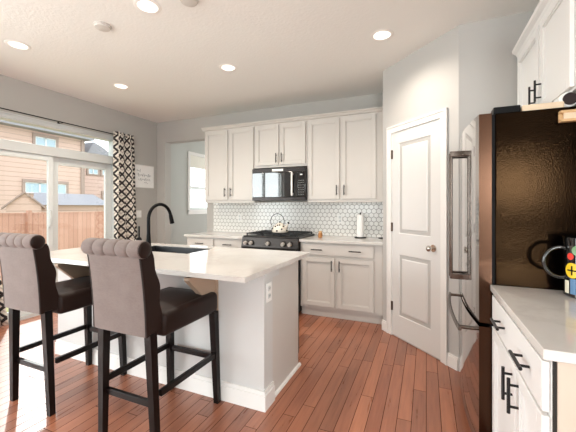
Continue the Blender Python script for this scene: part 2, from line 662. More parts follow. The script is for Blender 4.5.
def sash(name, y0, y1, x0, x1, z0, z1, st, parent=door, m=M['window_white']):
    q = MB()
    q.box(x0, x1, y0, y0 + st, z0, z1, .004).box(x0, x1, y1 - st, y1, z0, z1, .004)
    q.box(x0, x1, y0 + st, y1 - st, z1 - st, z1, .004).box(x0, x1, y0 + st, y1 - st, z0, z0 + st * 1.3, .004)
    f = q.build(name, m, parent)
    MB().box((x0 + x1) / 2 - .003, (x0 + x1) / 2 + .003, y0 + st, y1 - st, z0 + st * 1.3, z1 - st).build('pane', M['pane'], f, smooth=0)
    return f
sash('fixed_panel', 2.565, SL1 - .05, XL - .10, XL - .065, .04, 1.935, .095)
s = sash('sliding_panel', SL0 + .05, 2.575, XL - .055, XL - .02, .04, 1.935, .06)
q = MB().box(XL - .02, XL + .012, 2.515, 2.545, 1.06, 1.26, .006)
q.build('handle', M['vinyl_grey'], s)
MB().box(XL - .07, XL - .064, SL0 + .05, SL1 - .05, 2.05, SLT - .015).build('transom_pane', M['pane'], door, smooth=0)

# ---- other windows
def window(n, axis, c, a0, a1, z0, z1, label, out, shade=False, mull=True):
    """c = wall inner face, out = outward sign along the wall normal"""
    mid = c + out * .07
    if axis == 'X':
        w = thing('window_%d' % n, label, 'window', (mid, (a0 + a1) / 2, z0))
    else:
        w = thing('window_%d' % n, label, 'window', ((a0 + a1) / 2, mid, z0))
    del w['category']
    struct(w)
    def bx(q, u0, u1, d0, d1, w0, w1):
        A, B = sorted((c + out * d0, c + out * d1))
        if axis == 'X':
            q.box(A, B, u0, u1, w0, w1)
        else:
            q.box(u0, u1, A, B, w0, w1)
    q = MB()
    f = .045
    bx(q, a0, a0 + f, .04, .1, z0, z1); bx(q, a1 - f, a1, .04, .1, z0, z1)
    bx(q, a0 + f, a1 - f, .04, .1, z0, z0 + f); bx(q, a0 + f, a1 - f, .04, .1, z1 - f, z1)
    if mull:
        bx(q, (a0 + a1) / 2 - .04, (a0 + a1) / 2 + .04, .04, .1, z0 + f, z1 - f)
    else:
        bx(q, a0 + f, a1 - f, .04, .1, (z0 + z1) / 2 - .12, (z0 + z1) / 2 - .07)
    q.build('window_frame', M['window_white'], w, smooth=0)
    q = MB()
    bx(q, a0 + f, a1 - f, .068, .074, z0 + f, z1 - f)
    q.build('pane', M['pane'], w, smooth=0)
    q = MB()
    t = .06
    bx(q, a0 - t, a0, -.016, .002, z0 - t, z1 + t); bx(q, a1, a1 + t, -.016, .002, z0 - t, z1 + t)
    bx(q, a0, a1, -.016, .002, z1, z1 + t); bx(q, a0 - t, a1 + t, -.04, .0, z0 - .025, z0)
    bx(q, a0 - t, a1 + t, -.014, .002, z0 - .085, z0 - .025)
    q.build('window_sill', M['trim'], w, smooth=0)
    if shade:
        q = MB()
        bx(q, a0 + .01, a1 - .01, .012, .03, z1 - .24, z1)
        q.build('shade', M['blind'], w, smooth=0)
    return w
window(1, 'X', XL, 5.10, 6.0, 1.24, 2.33, 'tall window with a raised cream shade in the far room', -1, shade=True, mull=False)
window(6, 'X', XE, -2.7, -.5, .4, 2.4, 'unseen window in the east wall behind the viewer, added for fill light', 1)  # added so that light from the right reaches the left wall
window(5, 'Y', YF, -3.9, -2.5, .7, 2.3, 'unseen window in the back wall of the far room, added for fill light', 1)  # added opening whose lamp brightens the far room
window(2, 'X', XL, -1.90, 0.60, 0.20, 2.42, 'wide white window on the left wall behind the viewer', -1)
window(3, 'Y', YR, -3.3, -1.3, 0.40, 2.40, 'unseen left window of the rear wall, added for fill light', -1)  # added to light stools and island from behind the camera
window(4, 'Y', YR, 1.15, 2.25, 1.25, 2.35, 'unseen upper right window of the rear wall, added for the refrigerator highlight', -1)  # added where its lamp mirrors in the fridge side
window(7, 'Y', YR, 1.15, 2.25, .30, .80, 'unseen low window of the rear wall, added for the lower refrigerator highlight', -1, mull=True)  # made-up window whose lamp gives the lower highlight on the fridge side
struct(MB().box(1.15, 2.25, YR - .1, YR, .80, 1.25).build('wall_rear_spandrel', M['wall'], smooth=0))

# ---- outside
o = MB().box(-60, XL - WT, -30, 45, -0.75, -0.70).build('floor_yard', M['grass'], smooth=0)
struct(o)
FX = -10.0
fen = thing('garden_fence', 'tan cedar board fence across the yard beyond the patio door', 'fence', (FX, 6, -.7))
MB().box(FX - .03, FX, -2, 22, -.7, 1.10).build('board_panel', M['fence'], fen, smooth=0)
MB().box(FX - .05, FX + .02, -2, 22, 1.10, 1.14).build('top_rail', M['fence'], fen, smooth=0)
for yy in (0.4, 2.8, 5.33, 7.8, 10.2, 12.6):
    MB().box(FX, FX + .09, yy - .045, yy + .045, -.7, 1.20).build('post', M['fence'], fen, smooth=0)


def house_window(par, X, y0, y1, z0, z1, panes=2):
    t = .16
    q = MB()
    q.box(X, X + .10, y0 - t, y1 + t, z1, z1 + t * 1.3).box(X, X + .08, y0 - t, y0, z0 - t * .6, z1).box(X, X + .08, y1, y1 + t, z0 - t * .6, z1)
    q.box(X, X + .08, y0, y1, z0 - t * .6, z0)
    w = q.build('window', M['house_trim'], par, smooth=0)
    q = MB()
    for i in range(panes + 1):
        yy = y0 + (y1 - y0) * i / panes
        q.box(X, X + .06, yy - .05, yy + .05, z0, z1)
    q.box(X, X + .06, y0, y1, z0, z0 + .06).box(X, X + .06, y0, y1, z1 - .06, z1)
    q.build('sash', M['window_white'], w, smooth=0)
    MB().box(X, X + .02, y0, y1, z0, z1).build('pane', M['far_glass'], w, smooth=0)


HX = -24.0
house = thing('house', 'tan two storey house with lap siding beyond the fence, left of the stile', 'house', (HX - 3, 10, -.7))
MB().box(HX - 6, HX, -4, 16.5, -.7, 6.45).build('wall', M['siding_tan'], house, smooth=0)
q = MB()
q.prism([(HX + .7, 6.35), (HX + .7, 6.55), (HX - 3.0, 8.6), (HX - 6.7, 6.55), (HX - 6.7, 6.35)], -5, 16.9, axis='Y')
q.build('roof', M['roof'], house, smooth=0)
MB().box(HX, HX + .1, 16.3, 16.55, -.7, 6.3).build('corner_board', M['house_trim'], house, smooth=0)
house_window(house, HX, 13.2, 14.5, 5.25, 6.0, 2)
house_window(house, HX, 12.6, 15.2, 2.2, 2.9, 3)
house_window(house, HX, 4.0, 6.0, 4.6, 5.6, 2)
h2 = thing('house', 'rose coloured house with a grey shingle roof, beyond the patio door near the curtain', 'house', (HX - 5, 20, -.7))
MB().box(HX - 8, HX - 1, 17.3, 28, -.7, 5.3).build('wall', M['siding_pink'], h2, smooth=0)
q = MB()
q.prism([(17.3, 5.15), (17.1, 5.3), (17.8, 6.5), (18.6, 6.2), (20.2, 5.2), (28, 5.2), (28, 5.0)], HX - 8.2, HX - .6, axis='X')
q.build('roof', M['roof'], h2, smooth=0)
house_window(h2, HX - 1, 17.6, 18.4, 3.95, 4.65, 2)
house_window(h2, HX - 1, 18.8, 19.7, 3.95, 4.65, 2)
house_window(h2, HX - 1, 18.9, 19.7, 1.2, 2.4, 1)
SX = -16.0
shed = thing('garden_shed', 'tan gabled shed with grey shingle roof behind the fence', 'shed', (SX, 9.5, -.7))
MB().prism([(SX - .3, 8.75), (SX - .3, 12.4), (SX - 2.6, 12.4), (SX - 2.6, 10.3)], -.7, 1.38).build('wall', M['siding_tan'], shed, smooth=0)
q = MB()
vv = [q.bm.verts.new(p) for p in ((SX, 8.72, 1.38), (SX, 12.6, 1.38), (SX - 2.9, 12.6, 1.38), (SX - 2.9, 10.45, 1.38), (SX - 1.45, 9.55, 1.99), (SX - 1.45, 12.6, 1.99))]
for f in ((0, 1, 5, 4), (4, 5, 2, 3), (0, 4, 3), (1, 2, 5), (3, 2, 1, 0)):
    q.bm.faces.new([vv[i] for i in f])
q.build('roof', M['roof'], shed, smooth=0)
gm = Matrix.Translation((SX + .2, 8.28, 0)) @ Matrix.Rotation(math.atan2(.89, .456) , 4, 'Z')
q = MB().prism([(-.58, -.7), (.58, -.7), (.58, 1.33), (0, 1.88), (-.58, 1.33)], 0, 1.6, axis='Y')
bmesh.ops.transform(q.bm, matrix=gm, verts=q.bm.verts)
q.build('gable', M['siding_tan'], shed, smooth=0)
q = MB().prism([(-.74, 1.19), (0, 1.89), (.74, 1.19), (.74, 1.27), (0, 1.97), (-.74, 1.27)], -.12, 1.6, axis='Y')
bmesh.ops.transform(q.bm, matrix=gm, verts=q.bm.verts)
q.build('roof_edge', M['house_trim'], shed, smooth=0)

# ------------------------------------------------------------------ pantry door (on the diagonal wall)
R45 = -PI / 4
cas = MB()
mm = Matrix.Translation((PX, PY, 0)) @ Matrix.Rotation(R45, 4, 'Z')
D0, D1, DH = 0.153, 0.772, 2.055
for a, b in ((D0 - .066, D0), (D1, D1 + .066)):
    cas.box(a, b, -.016, 0.002, 0, DH, m=mm)
    cas.box(a + .004 if a > .5 else a, b if a > .5 else b - .004, -.022, 0.002, 0, DH, .003, m=mm) if False else None
cas.box(D0 - .066, D1 + .066, -.016, 0.002, DH, DH + .066, m=mm)
cas.box(D0 - .066, D0 - .05, -.023, 0, 0, DH + .066, m=mm).box(D1 + .05, D1 + .066, -.023, 0, 0, DH + .066, m=mm)
cas.box(D0 - .05, D1 + .05, -.023, 0, DH + .05, DH + .066, m=mm)
struct(cas.build('trim_1', M['trim'], smooth=0))
pd = thing('door_1', 'white two panel pantry door with a round nickel knob', 'door', (PX, PY, 0), R45)
del pd['category']
struct(pd)
q = MB()
yf, yr = -.006, .004                          # door face / recess in local y
a, b = D0 + .004, D1 - .004
P = [(D0 + .10, D1 - .115, .225, .835), (D0 + .10, D1 - .115, 1.04, 1.935)]
zs = [.012, P[0][2], P[0][3], P[1][2], P[1][3], DH - .003]
q.box(a, P[0][0], yf, .02, zs[0], zs[5]).box(P[0][1], b, yf, .02, zs[0], zs[5])
for i in (0, 2, 4):
    q.box(P[0][0], P[0][1], yf, .02, zs[i], zs[i + 1])
q.build('door_slab', M['door'], pd, local=True, smooth=0)
for p in P:
    q = MB()
    x0, x1, z0, z1 = p
    # sunk moulding: sloped border then raised field
    def ring(i, y):
        return [(x0 + i, y, z0 + i), (x1 - i, y, z0 + i), (x1 - i, y, z1 - i), (x0 + i, y, z1 - i)]
    rings = [[q.bm.verts.new(v) for v in ring(i, y)] for i, y in ((0, yf), (.012, yf + .011), (.028, yf + .011), (.05, yf + .001))]
    for r0, r1 in zip(rings, rings[1:]):
        for j in range(4):
            q.bm.faces.new((r0[j], r0[(j + 1) % 4], r1[(j + 1) % 4], r1[j]))
    q.bm.faces.new(rings[-1])
    q.build('panel', M['door'], pd, local=True, smooth=0)
kx, kz = 0.690, 0.945
q = MB().cyl((kx, yf, kz), (kx, yf - .008, kz), .031, n=24).cyl((kx, yf - .008, kz), (kx, yf - .04, kz), .010)
q.ball((kx, yf - .055, kz), .027, (1, .8, 1))
q.build('knob', M['chrome'], pd, local=True)
for hz in (1.835, 1.10, 0.30):
    q = MB().cyl((D0 + .001, -.012, hz - .045), (D0 + .001, -.012, hz + .045), .0075, n=10).box(D0 - .012, D0 + .014, -.008, -.002, hz - .044, hz + .044)
    q.build('hinge', M['bronze'], pd, local=True)

# ------------------------------------------------------------------ cabinets
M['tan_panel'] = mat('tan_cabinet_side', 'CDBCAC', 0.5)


def pull(parent, x, z, length, vertical, y=-.02, local=True):
    """bar pull centred at (x, z) on the face y, in the cabinet's frame"""
    q = MB()
    h = length / 2
    r = .006
    if vertical:
        q.cyl((x, y - .030, z - h), (x, y - .030, z + h), r, n=10)
        for s in (-.62, .62):
            q.cyl((x, y, z + s * h), (x, y - .030, z + s * h), r * .8, n=8)
    else:
        q.cyl((x - h, y - .030, z), (x + h, y - .030, z), r, n=10)
        for s in (-.62, .62):
            q.cyl((x + s * h, y, z), (x + s * h, y - .030, z), r * .8, n=8)
    return q.build('handle', M['black'], parent, local=True)


def shaker(name, root, x0, x1, z0, z1, m, rail=.05, t=.020):
    q = MB()
    q.box(x0, x0 + rail, -t, 0, z0, z1, .0018, 1).box(x1 - rail, x1, -t, 0, z0, z1, .0018, 1)
    q.box(x0 + rail, x1 - rail, -t, 0, z0, z0 + rail, .0018, 1).box(x0 + rail, x1 - rail, -t, 0, z1 - rail, z1, .0018, 1)
    q.box(x0 + rail - .001, x1 - rail + .001, -t + .014, 0, z0 + rail - .001, z1 - rail + .001)
    # small inner bead
    for a, b, c, d in ((x0 + rail, x0 + rail + .008, z0 + rail, z1 - rail), (x1 - rail - .008, x1 - rail, z0 + rail, z1 - rail),
                       (x0 + rail, x1 - rail, z0 + rail, z0 + rail + .008), (x0 + rail, x1 - rail, z1 - rail - .008, z1 - rail)):
        q.box(a, b, -t + .006, 0, c, d)
    return q.build(name, m, root, local=True, smooth=0)


def slab_front(name, root, x0, x1, z0, z1, m, t=.020):
    return MB().box(x0, x1, -t, 0, z0, z1, .003, 2).build(name, m, root, local=True)


# upper cabinets: face plane at Y = 3.938
UY, UZ0, UZ1 = 3.938, 1.372, 2.43
def upper(label, x0, x1, z0, z1, doors, hz, m=M['cab'], d=None, loc=None, rz=0, rail=.05, low=.03):
    w = x1 - x0
    d = (YB - .002 - UY) if d is None else d
    c = thing('wall_cabinet', label, 'cabinet', loc or (x0, UY, z0), rz, None)
    h = z1 - z0
    MB().box(0, w, 0.0005, d, 0, h).build('body', m, c, local=True, smooth=0)
    for (a, b, hx) in doors:
        dd = shaker('door', c, a, b, low, h - .03, m, rail)
        pull(dd, hx, hz - z0, .125, True)
    return c
upper('tall white two door wall cabinet left of the microwave', -3.025, -2.19, UZ0, UZ1,
      [(.012, .405, .37), (.437, .828, .47)], 1.51)
upper('short white two door wall cabinet above the microwave', -2.186, -1.416, 1.835, UZ1,
      [(.02, .372, .345), (.396, .752, .425)], 1.955, low=.03)
upper('tall white two door wall cabinet right of the microwave', -1.412, -0.430, UZ0, UZ1,
      [(.018, .425, .395), (.452, .865, .49)], 1.51)
q = MB()
q.prism([(UY + .002, 2.425), (UY - .020, 2.432), (UY - .030, 2.45), (UY - .046, 2.458), (UY - .046, 2.472), (UY + .05, 2.472), (UY + .05, 2.431), (UY + .002, 2.431)], -3.06, -0.43, axis='X')
q.prism([(-3.022, 2.431), (-3.04, 2.44), (-3.06, 2.458), (-3.06, 2.472), (-3.0, 2.472), (-3.0, 2.431)], UY, YB - .001, axis='Y')
struct(q.build('trim_2', M['cab'], smooth=0))
q = MB().box(-3.03, -2.186, UY - .006, UY + .012, UZ0 - .010, UZ0 - .001).box(-1.412, -.43, UY - .006, UY + .012, UZ0 - .010, UZ0 - .001)
struct(q.build('trim_3', M['cab'], smooth=0))

# base cabinets on the back wall: face plane at Y = 3.665
BY = 3.665
def base_cab(label, x0, x1, drawers, doors, depth, m=M['cab'], loc=None, rz=0, toe=.05, group=None):
    w = x1 - x0
    c = thing('base_cabinet', label, 'cabinet', loc or (x0, BY, 0), rz, group)
    q = MB().box(0, w, 0.0005, depth, .105, .882)
    q.build('body', m, c, local=True, smooth=0)
    MB().box(0.0, w, toe, depth, 0, .105).build('toe_kick', m, c, local=True, smooth=0)
    for (a, b, z0, z1, hs) in drawers:
        d = slab_front('drawer', c, a, b, z0, z1, m)
        for hx in hs:
            pull(d, hx, (z0 + z1) / 2, .135, False)
    for (a, b, z0, z1, hx) in doors:
        d = shaker('door', c, a, b, z0, z1, m)
        pull(d, hx, z1 - .085, .125, True)
    return c
base_cab('white base cabinet with a wide two pull drawer, between range and pantry', -1.400, -0.430,
         [(.03, .868, .735, .865, (.215, .665))], [(.03, .425, .135, .705, .395), (.455, .868, .135, .705, .487)], YB - .002 - BY, toe=.04)
base_cab('white base cabinet left of the range, under the passage end of the worktop', -3.125, -2.190,
         [(.03, .46, .735, .865, (.245,)), (.48, .915, .735, .865, (.70,))], [(.03, .46, .135, .705, .43), (.48, .915, .135, .705, .51)], YB - .002 - BY, toe=.04)
CY = 3.625
o = MB().box(-1.405, -0.428, CY, YB - .001, .884, .914, .002, 1).build('worktop', M['quartz'])
tag(o, 'white quartz worktop right of the range, running to the pantry wall', 'worktop')
o = MB().box(-3.15, -2.185, CY, YB - .001, .884, .914, .002, 1).build('worktop', M['quartz'])
tag(o, 'white quartz worktop left of the range', 'worktop')

# hexagonal tile splashback, real tiles on grey grout
q = MB()
x0, x1, z0, z1 = -3.098, -0.426, .914, 1.371
q.box(x0, x1, YB - .004, YB, z0, z1)
grout = q.build('wall_splashback', M['grout'], smooth=0)
struct(grout)
q = MB()
PW = 0.062
Rr = PW / math.sqrt(3)
r_in = Rr - .0042
row = 0
zz = z0 + .012
bmt = q.bm
def clip(poly, lo, hi, ax):
    for side, lim in ((1, lo), (-1, hi)):
        out = []
        for i in range(len(poly)):
            p, n_ = poly[i], poly[(i + 1) % len(poly)]
            ip, inn = side * (p[ax] - lim) >= 0, side * (n_[ax] - lim) >= 0
            if ip:
                out.append(p)
            if ip != inn:
                t = (lim - p[ax]) / (n_[ax] - p[ax])
                out.append((p[0] + t * (n_[0] - p[0]), p[1] + t * (n_[1] - p[1])))
        poly = out
        if len(poly) < 3:
            return []
    return poly
while zz < z1 + Rr:
    xx = x0 + (PW / 2 if row % 2 else 0)
    while xx < x1 + PW / 2:
        poly = [(xx + r_in * math.sin(PI / 3 * a), zz + r_in * math.cos(PI / 3 * a)) for a in range(6)]
        poly = clip(clip(poly, x0, x1, 0), z0 + .002, z1 - .001, 1)
        if len(poly) >= 3:
            va = [bmt.verts.new((p[0], YB - .0035, p[1])) for p in poly]
            vb = [bmt.verts.new((p[0], YB - .0075, p[1])) for p in poly]
            bmt.faces.new(vb)
            for i in range(len(poly)):
                bmt.faces.new((va[i], vb[i], vb[(i + 1) % len(poly)], va[(i + 1) % len(poly)]))
        xx += PW
    zz += Rr * 1.5
    row += 1
tl = q.build('tiles', M['tile'], grout, smooth=0)
struct(tl)


def wall_plate(name, label, x, z, y, rz=0, dark=False, parent=None, kind='outlet'):
    c = thing(name, label, kind, (x, y, z), rz) if parent is None else parent
    return c


def make_plate(label, loc, rz, cat, switch=False, parent=None, w=.07, h=.115):
    if parent is None:
        c = thing('wall_switch' if switch else 'wall_outlet', label, cat, loc, rz)
        p = MB().box(-w / 2, w / 2, -.006, 0, -h / 2, h / 2, .0025, 2).build('cover_plate', M['cap_white'], c, local=True)
    else:
        mm = MW[parent.name].inverted() @ Matrix.Translation(loc) @ Matrix.Rotation(rz, 4, 'Z')
        c = None
        p = MB().box(-w / 2, w / 2, -.006, 0, -h / 2, h / 2, .0025, 2, m=mm).build('outlet', M['cap_white'], parent, local=True)
        for s in (-.024, .024):
            q = MB().box(-.017, .017, -.0085, 0, s - .016, s + .016, .003, 2, m=mm)
            q.box(-.010, -.006, -.009, 0, s - .004, s + .008, m=mm).box(.006, .010, -.009, 0, s - .004, s + .008, m=mm)
            q.build('socket', M['vinyl_grey'], p, local=True)
            qq = MB().box(-.009, -.006, -.0095, -.005, s - .004, s + .008, m=mm).box(.006, .009, -.0095, -.005, s - .004, s + .008, m=mm)
            qq.build('slot', M['gap'], p, local=True)
        return p
    if switch:
        for s in ((-.02, .02) if w > .09 else (0,)):
            MB().box(s - .012, s + .012, -.011, 0, -.03, .03, .002, 1).build('rocker', M['cap_white'], c, local=True)
    else:
        for s in (-.024, .024):
            MB().box(-.016, .016, -.0085, 0, s - .016, s + .016, .003, 2).build('socket', M['vinyl_grey'], c, local=True)
    return c
make_plate('white outlet on the hexagon tile left of the range', (-2.615, YB - .0076, 1.135), 0, 'outlet')
make_plate('white outlet on the hexagon tile between range and paper towel', (-1.06, YB - .0076, 1.14), 0, 'outlet')
make_plate('white light switch on the left wall, below the framed print', (XL, 3.86, 1.187), PI / 2, 'switch', True, w=.115)

# ------------------------------------------------------------------ range
RX0, RX1, RY = -2.181, -1.409, 3.59
rg = thing('range', 'black slide in gas range with five steel knobs', 'range', ((RX0 + RX1) / 2, 3.9, 0))
MB().box(RX0, RX1, RY + .04, YB - .015, .04, .905).box(RX0 + .03, RX1 - .03, RY + .1, YB - .05, 0.0, .04).build('body', M['range_black'], rg, smooth=0)
q = MB().prism([(RY + .05, .775), (RY - .012, .775), (RY - .012, .80), (RY + .012, .915), (RY + .05, .925)], RX0, RX1, axis='X')
q.build('control_panel', M['range_black'], rg, smooth=0)
q = MB().box(RX0 + .005, RX1 - .005, RY + .03, YB - .012, .905, .935, .004)
q.build('cooktop', M['range_black'], rg)
for i in range(5):
    kx = (-2.115, -2.035, -1.80, -1.595, -1.505)[i]
    q = MB().cyl((kx, RY + .004, .855), (kx, RY - .012, .852), .031, n=24)
    kb = q.build('knob', M['range_black'], rg)
    MB().cyl((kx, RY - .010, .852), (kx, RY - .046, .846), .024, .021, n=24).build('knob_cap', M['knob_steel'], kb)
q = MB().box(RX0 + .006, RX1 - .006, RY - .004, RY + .04, .20, .765, .004)
od = q.build('oven_door', M['range_black'], rg)
MB().box(RX0 + .14, RX1 - .14, RY - .007, RY, .34, .62).build('oven_window', M['mw_glass'], od, smooth=0)
q = MB().cyl((RX0 + .06, RY - .055, .72), (RX1 - .06, RY - .055, .72), .012, n=14)
for hx in (RX0 + .10, RX1 - .10):
    q.cyl((hx, RY - .004, .72), (hx, RY - .055, .72), .009, n=10)
q.build('oven_handle', M['handle_metal'], od)
MB().box(RX0 + .006, RX1 - .006, RY, RY + .04, .06, .19, .004).build('lower_drawer', M['range_black'], rg)
gw = (RX1 - RX0 - .05) / 3
for i in range(3):
    a = RX0 + .025 + i * gw + .004
    b = a + gw - .008
    y0, y1 = RY + .07, YB - .05
    q = MB()
    for xx in (a, (a + b) / 2 - .006, b - .012):
        q.box(xx, xx + .012, y0, y1, .953, .967)
    for yy in (y0, y0 + .15, (y0 + y1) / 2, y1 - .15, y1 - .012):
        q.box(a, b, yy, yy + .012, .953, .967)
    for xx in (a, b - .012):
        for yy in (y0, y1 - .012):
            q.box(xx, xx + .012, yy, yy + .012, .934, .953)
    q.build('grate', M['iron'], rg, smooth=0)
    for yy in (y0 + .14, y1 - .14):
        MB().cyl(((a + b) / 2, yy, .934), ((a + b) / 2, yy, .948), .042, .036, n=20).build('burner', M['iron'], rg)

# kettle on the front burner grate
kt = thing('kettle', 'cream kettle with black spots and a wire handle on the range', 'kettle', (-1.765, 3.86, .967))
prof = [(.085, 0), (.103, .006), (.108, .02), (.100, .055), (.078, .09), (.050, .108), (.044, .112)]
MB().lathe(prof, (-1.765, 3.86, .967)).build('pot', M['kettle'], kt)
q = MB().lathe([(.045, .112), (.040, .120), (.018, .126), (.008, .127)], (-1.765, 3.86, .967), 24)
lid = q.build('lid', M['kettle'], kt)
MB().ball((-1.765, 3.86, 1.105), .012).build('lid_knob', M['matte_black'], lid)
q = MB().tube([(-1.69, 3.845, 1.02), (-1.655, 3.838, 1.055), (-1.635, 3.834, 1.092)], [.019, .014, .010])
q.build('spout', M['kettle'], kt)
MB().ball((-1.633, 3.834, 1.096), .014).build('spout_cap', M['matte_black'], kt)
pts = [(-1.80 + .098 * math.cos(a), 3.855, 1.115 + .098 * math.sin(a)) for a in [math.radians(-35 + 250 * i / 20) for i in range(21)]]
MB().tube(pts, .0045, 8).build('handle', M['iron'], kt)
def on_pot(az, h):
    for (r0, h0), (r1, h1) in zip(prof, prof[1:]):
        if h0 <= h <= h1:
            r = r0 + (r1 - r0) * (h - h0) / (h1 - h0)
            break
    return Vector((-1.765 + r * math.sin(az), 3.86 - r * math.cos(az), .967 + h))
for az, h in ((-1.15, .045), (-.75, .058), (-.35, .082), (-.05, .096), (.05, .028), (.65, .05), (1.0, .085), (1.4, .03), (-1.5, .08), (2.4, .05), (-2.4, .05), (.35, .10)):
    p = on_pot(az, h)
    MB().ball(p, .012, (1, 1, .9), 10).build('spot', M['matte_black'], kt)

# ------------------------------------------------------------------ microwave
mw = thing('microwave', 'black over the range microwave under the short wall cabinet', 'microwave', (-1.80, 4.05, 1.39))
MX0, MX1, MY, MZ0, MZ1 = -2.184, -1.414, 3.862, 1.385, 1.815
MB().box(MX0, MX1, MY + .022, YB - .002, MZ0, MZ1, .004).build('body', M['mw_black'], mw)
q = MB().box(MX0 + .002, MX1 - .105, MY, MY + .021, MZ0 + .045, MZ1 - .055, .004)
dr = q.build('door', M['mw_glass'], mw)
MB().box(MX0 + .002, MX1 - .002, MY, MY + .021, MZ1 - .054, MZ1 - .002, .003).build('top_strip', M['mw_black'], mw)
MB().box(MX0 + .002, MX1 - .002, MY, MY + .021, MZ0 + .002, MZ0 + .044, .003).build('vent_strip', M['mw_black'], mw)
q = MB().box(MX1 - .182, MX1 - .158, MY - .045, MY - .025, MZ0 + .06, MZ1 - .065, .007, 3)
for hz in (MZ0 + .085, MZ1 - .09):
    q.box(MX1 - .177, MX1 - .163, MY - .027, MY + .002, hz - .012, hz + .012)
q.build('handle', M['knob_steel'], dr)
cp = MB().box(MX1 - .104, MX1 - .002, MY, MY + .021, MZ0 + .045, MZ1 - .055, .004).build('control_panel', M['mw_glass'], mw)
q = MB()
for i in range(3):
    for j in range(7):
        q.box(MX1 - .088 + i * .028, MX1 - .080 + i * .028, MY - .0015, MY + .001, MZ0 + .075 + j * .03, MZ0 + .081 + j * .03)
q.build('keypad', M['vinyl_grey'], cp, smooth=0)
MB().box(MX1 - .07, MX1 - .04, MY - .002, MY + .001, MZ1 - .105, MZ1 - .09).build('display', M['window_white'], cp, smooth=0)
MB().box(-1.88, -1.72, MY - .003, MY + .001, MZ1 - .042, MZ1 - .014).build('badge', M['knob_steel'], mw, smooth=0)

# ------------------------------------------------------------------ small things on the back worktop
ph = thing('paper_towel_holder', 'black paper towel stand on the worktop beside the pantry wall', 'paper towel holder', (-.762, 4.10, .914))
MB().lathe([(.072, 0), (.075, .004), (.072, .010), (.0, .011)], (-.762, 4.10, .914)).build('base', M['matte_black'], ph)
MB().cyl((-.762, 4.10, .92), (-.762, 4.10, 1.215), .006, n=12).ball((-.762, 4.10, 1.222), .011).build('post', M['matte_black'], ph)
q = MB().lathe([(.020, 0), (.046, 0), (.046, .275), (.020, .275), (.020, 0)], (-.762, 4.10, .927), caps=False)
tag(q.build('paper_towel_roll', M['paper']), 'white paper towel roll on the black stand', 'paper towel')
jr = thing('spice_jar', 'small glass jar of amber spice beside the range', 'jar', (-1.235, 3.93, .914))
MB().lathe([(.026, 0), (.028, .004), (.028, .05), (.020, .062)], (-1.235, 3.93, .914), 20).build('jar_body', M['amber'], jr)
MB().cyl((-1.235, 3.93, .976), (-1.235, 3.93, .996), .021, n=20).build('lid', M['tan_wood'], jr)
q = MB().box(-.545, -.475, 4.10, 4.17, .914, .924, .004)
tag(q.build('coaster', M['matte_black']), 'small flat black coaster in the corner by the pantry wall', 'coaster')

# ------------------------------------------------------------------ kitchen island
IX1, IX0 = -0.955, -3.02
IYF = 1.845                                   # seating face
isl = thing('kitchen_island', 'white kitchen island with an overhanging top and panelled end', 'island', ((IX0 + IX1) / 2, 2.2, 0))
MB().box(IX0, IX1, IYF, IYF + .125, 0, .883).build('pony_wall', M['island'], isl, smooth=0)
q = MB().box(IX0 + .02, IX1 - .012, IYF + .1255, 2.475, 0.0, .66)
q.box(IX0 + .02, -2.60, IYF + .1255, 2.475, .66, .883).box(-1.79, IX1 - .012, IYF + .1255, 2.475, .66, .883).box(-2.60, -1.79, IYF + .1255, 2.12, .66, .883)
q.build('cabinet_body', M['cab'], isl, smooth=0)
MB().box(IX0 + .02, IX1 - .014, 2.4755, 2.496, 0.10, .66).build('cabinet_fronts', M['bronze'], isl, smooth=0)
q = MB()
q.box(IX0 - .016, IX1 + .016, IYF - .016, IYF - .0005, 0, .10).box(IX0 - .010, IX1 + .010, IYF - .010, IYF - .0005, .10, .125)
q.box(IX1 + .0005, IX1 + .016, IYF - .0005, IYF + .128, 0, .10).box(IX1 + .0005, IX1 + .010, IYF - .0005, IYF + .128, .10, .125)
q.build('baseboard', M['trim'], isl, smooth=0)
q = MB().prism([(IX1 - .012, 0), (IX1 + .006, 0), (IX1 + .002, .014), (IX1 - .012, .02)], IYF + .13, 2.50, axis='Y')
q.build('shoe_moulding', M['trim'], isl, smooth=0)
q = MB().box(IX1 + .0005, IX1 + .014, IYF - .014, IYF + .20, .835, .882).box(IX0, IX1, IYF - .014, IYF - .0005, .845, .882)
q.build('cap_moulding', M['island'], isl, smooth=0)
MB().box(IX0, IX1, 1.60, IYF - .015, .874, .8835).build('underlayment', M['raw_wood'], isl, smooth=0)
for bx in (-1.335, -2.575):
    q = MB().prism([(IYF - .0005, .873), (IYF - .285, .873), (IYF - .285, .855), (IYF - .03, .615), (IYF - .0005, .615)], bx - .02, bx + .02, axis='X')
    q.box(bx - .03, bx + .03, IYF - .022, IYF - .0005, .55, .873)
    q.build('support_bracket', M['raw_wood'], isl, smooth=0)
make_plate('', (IX1 + .0005, IYF + .062, .745), PI / 2, 'outlet', parent=isl, w=.075, h=.125)

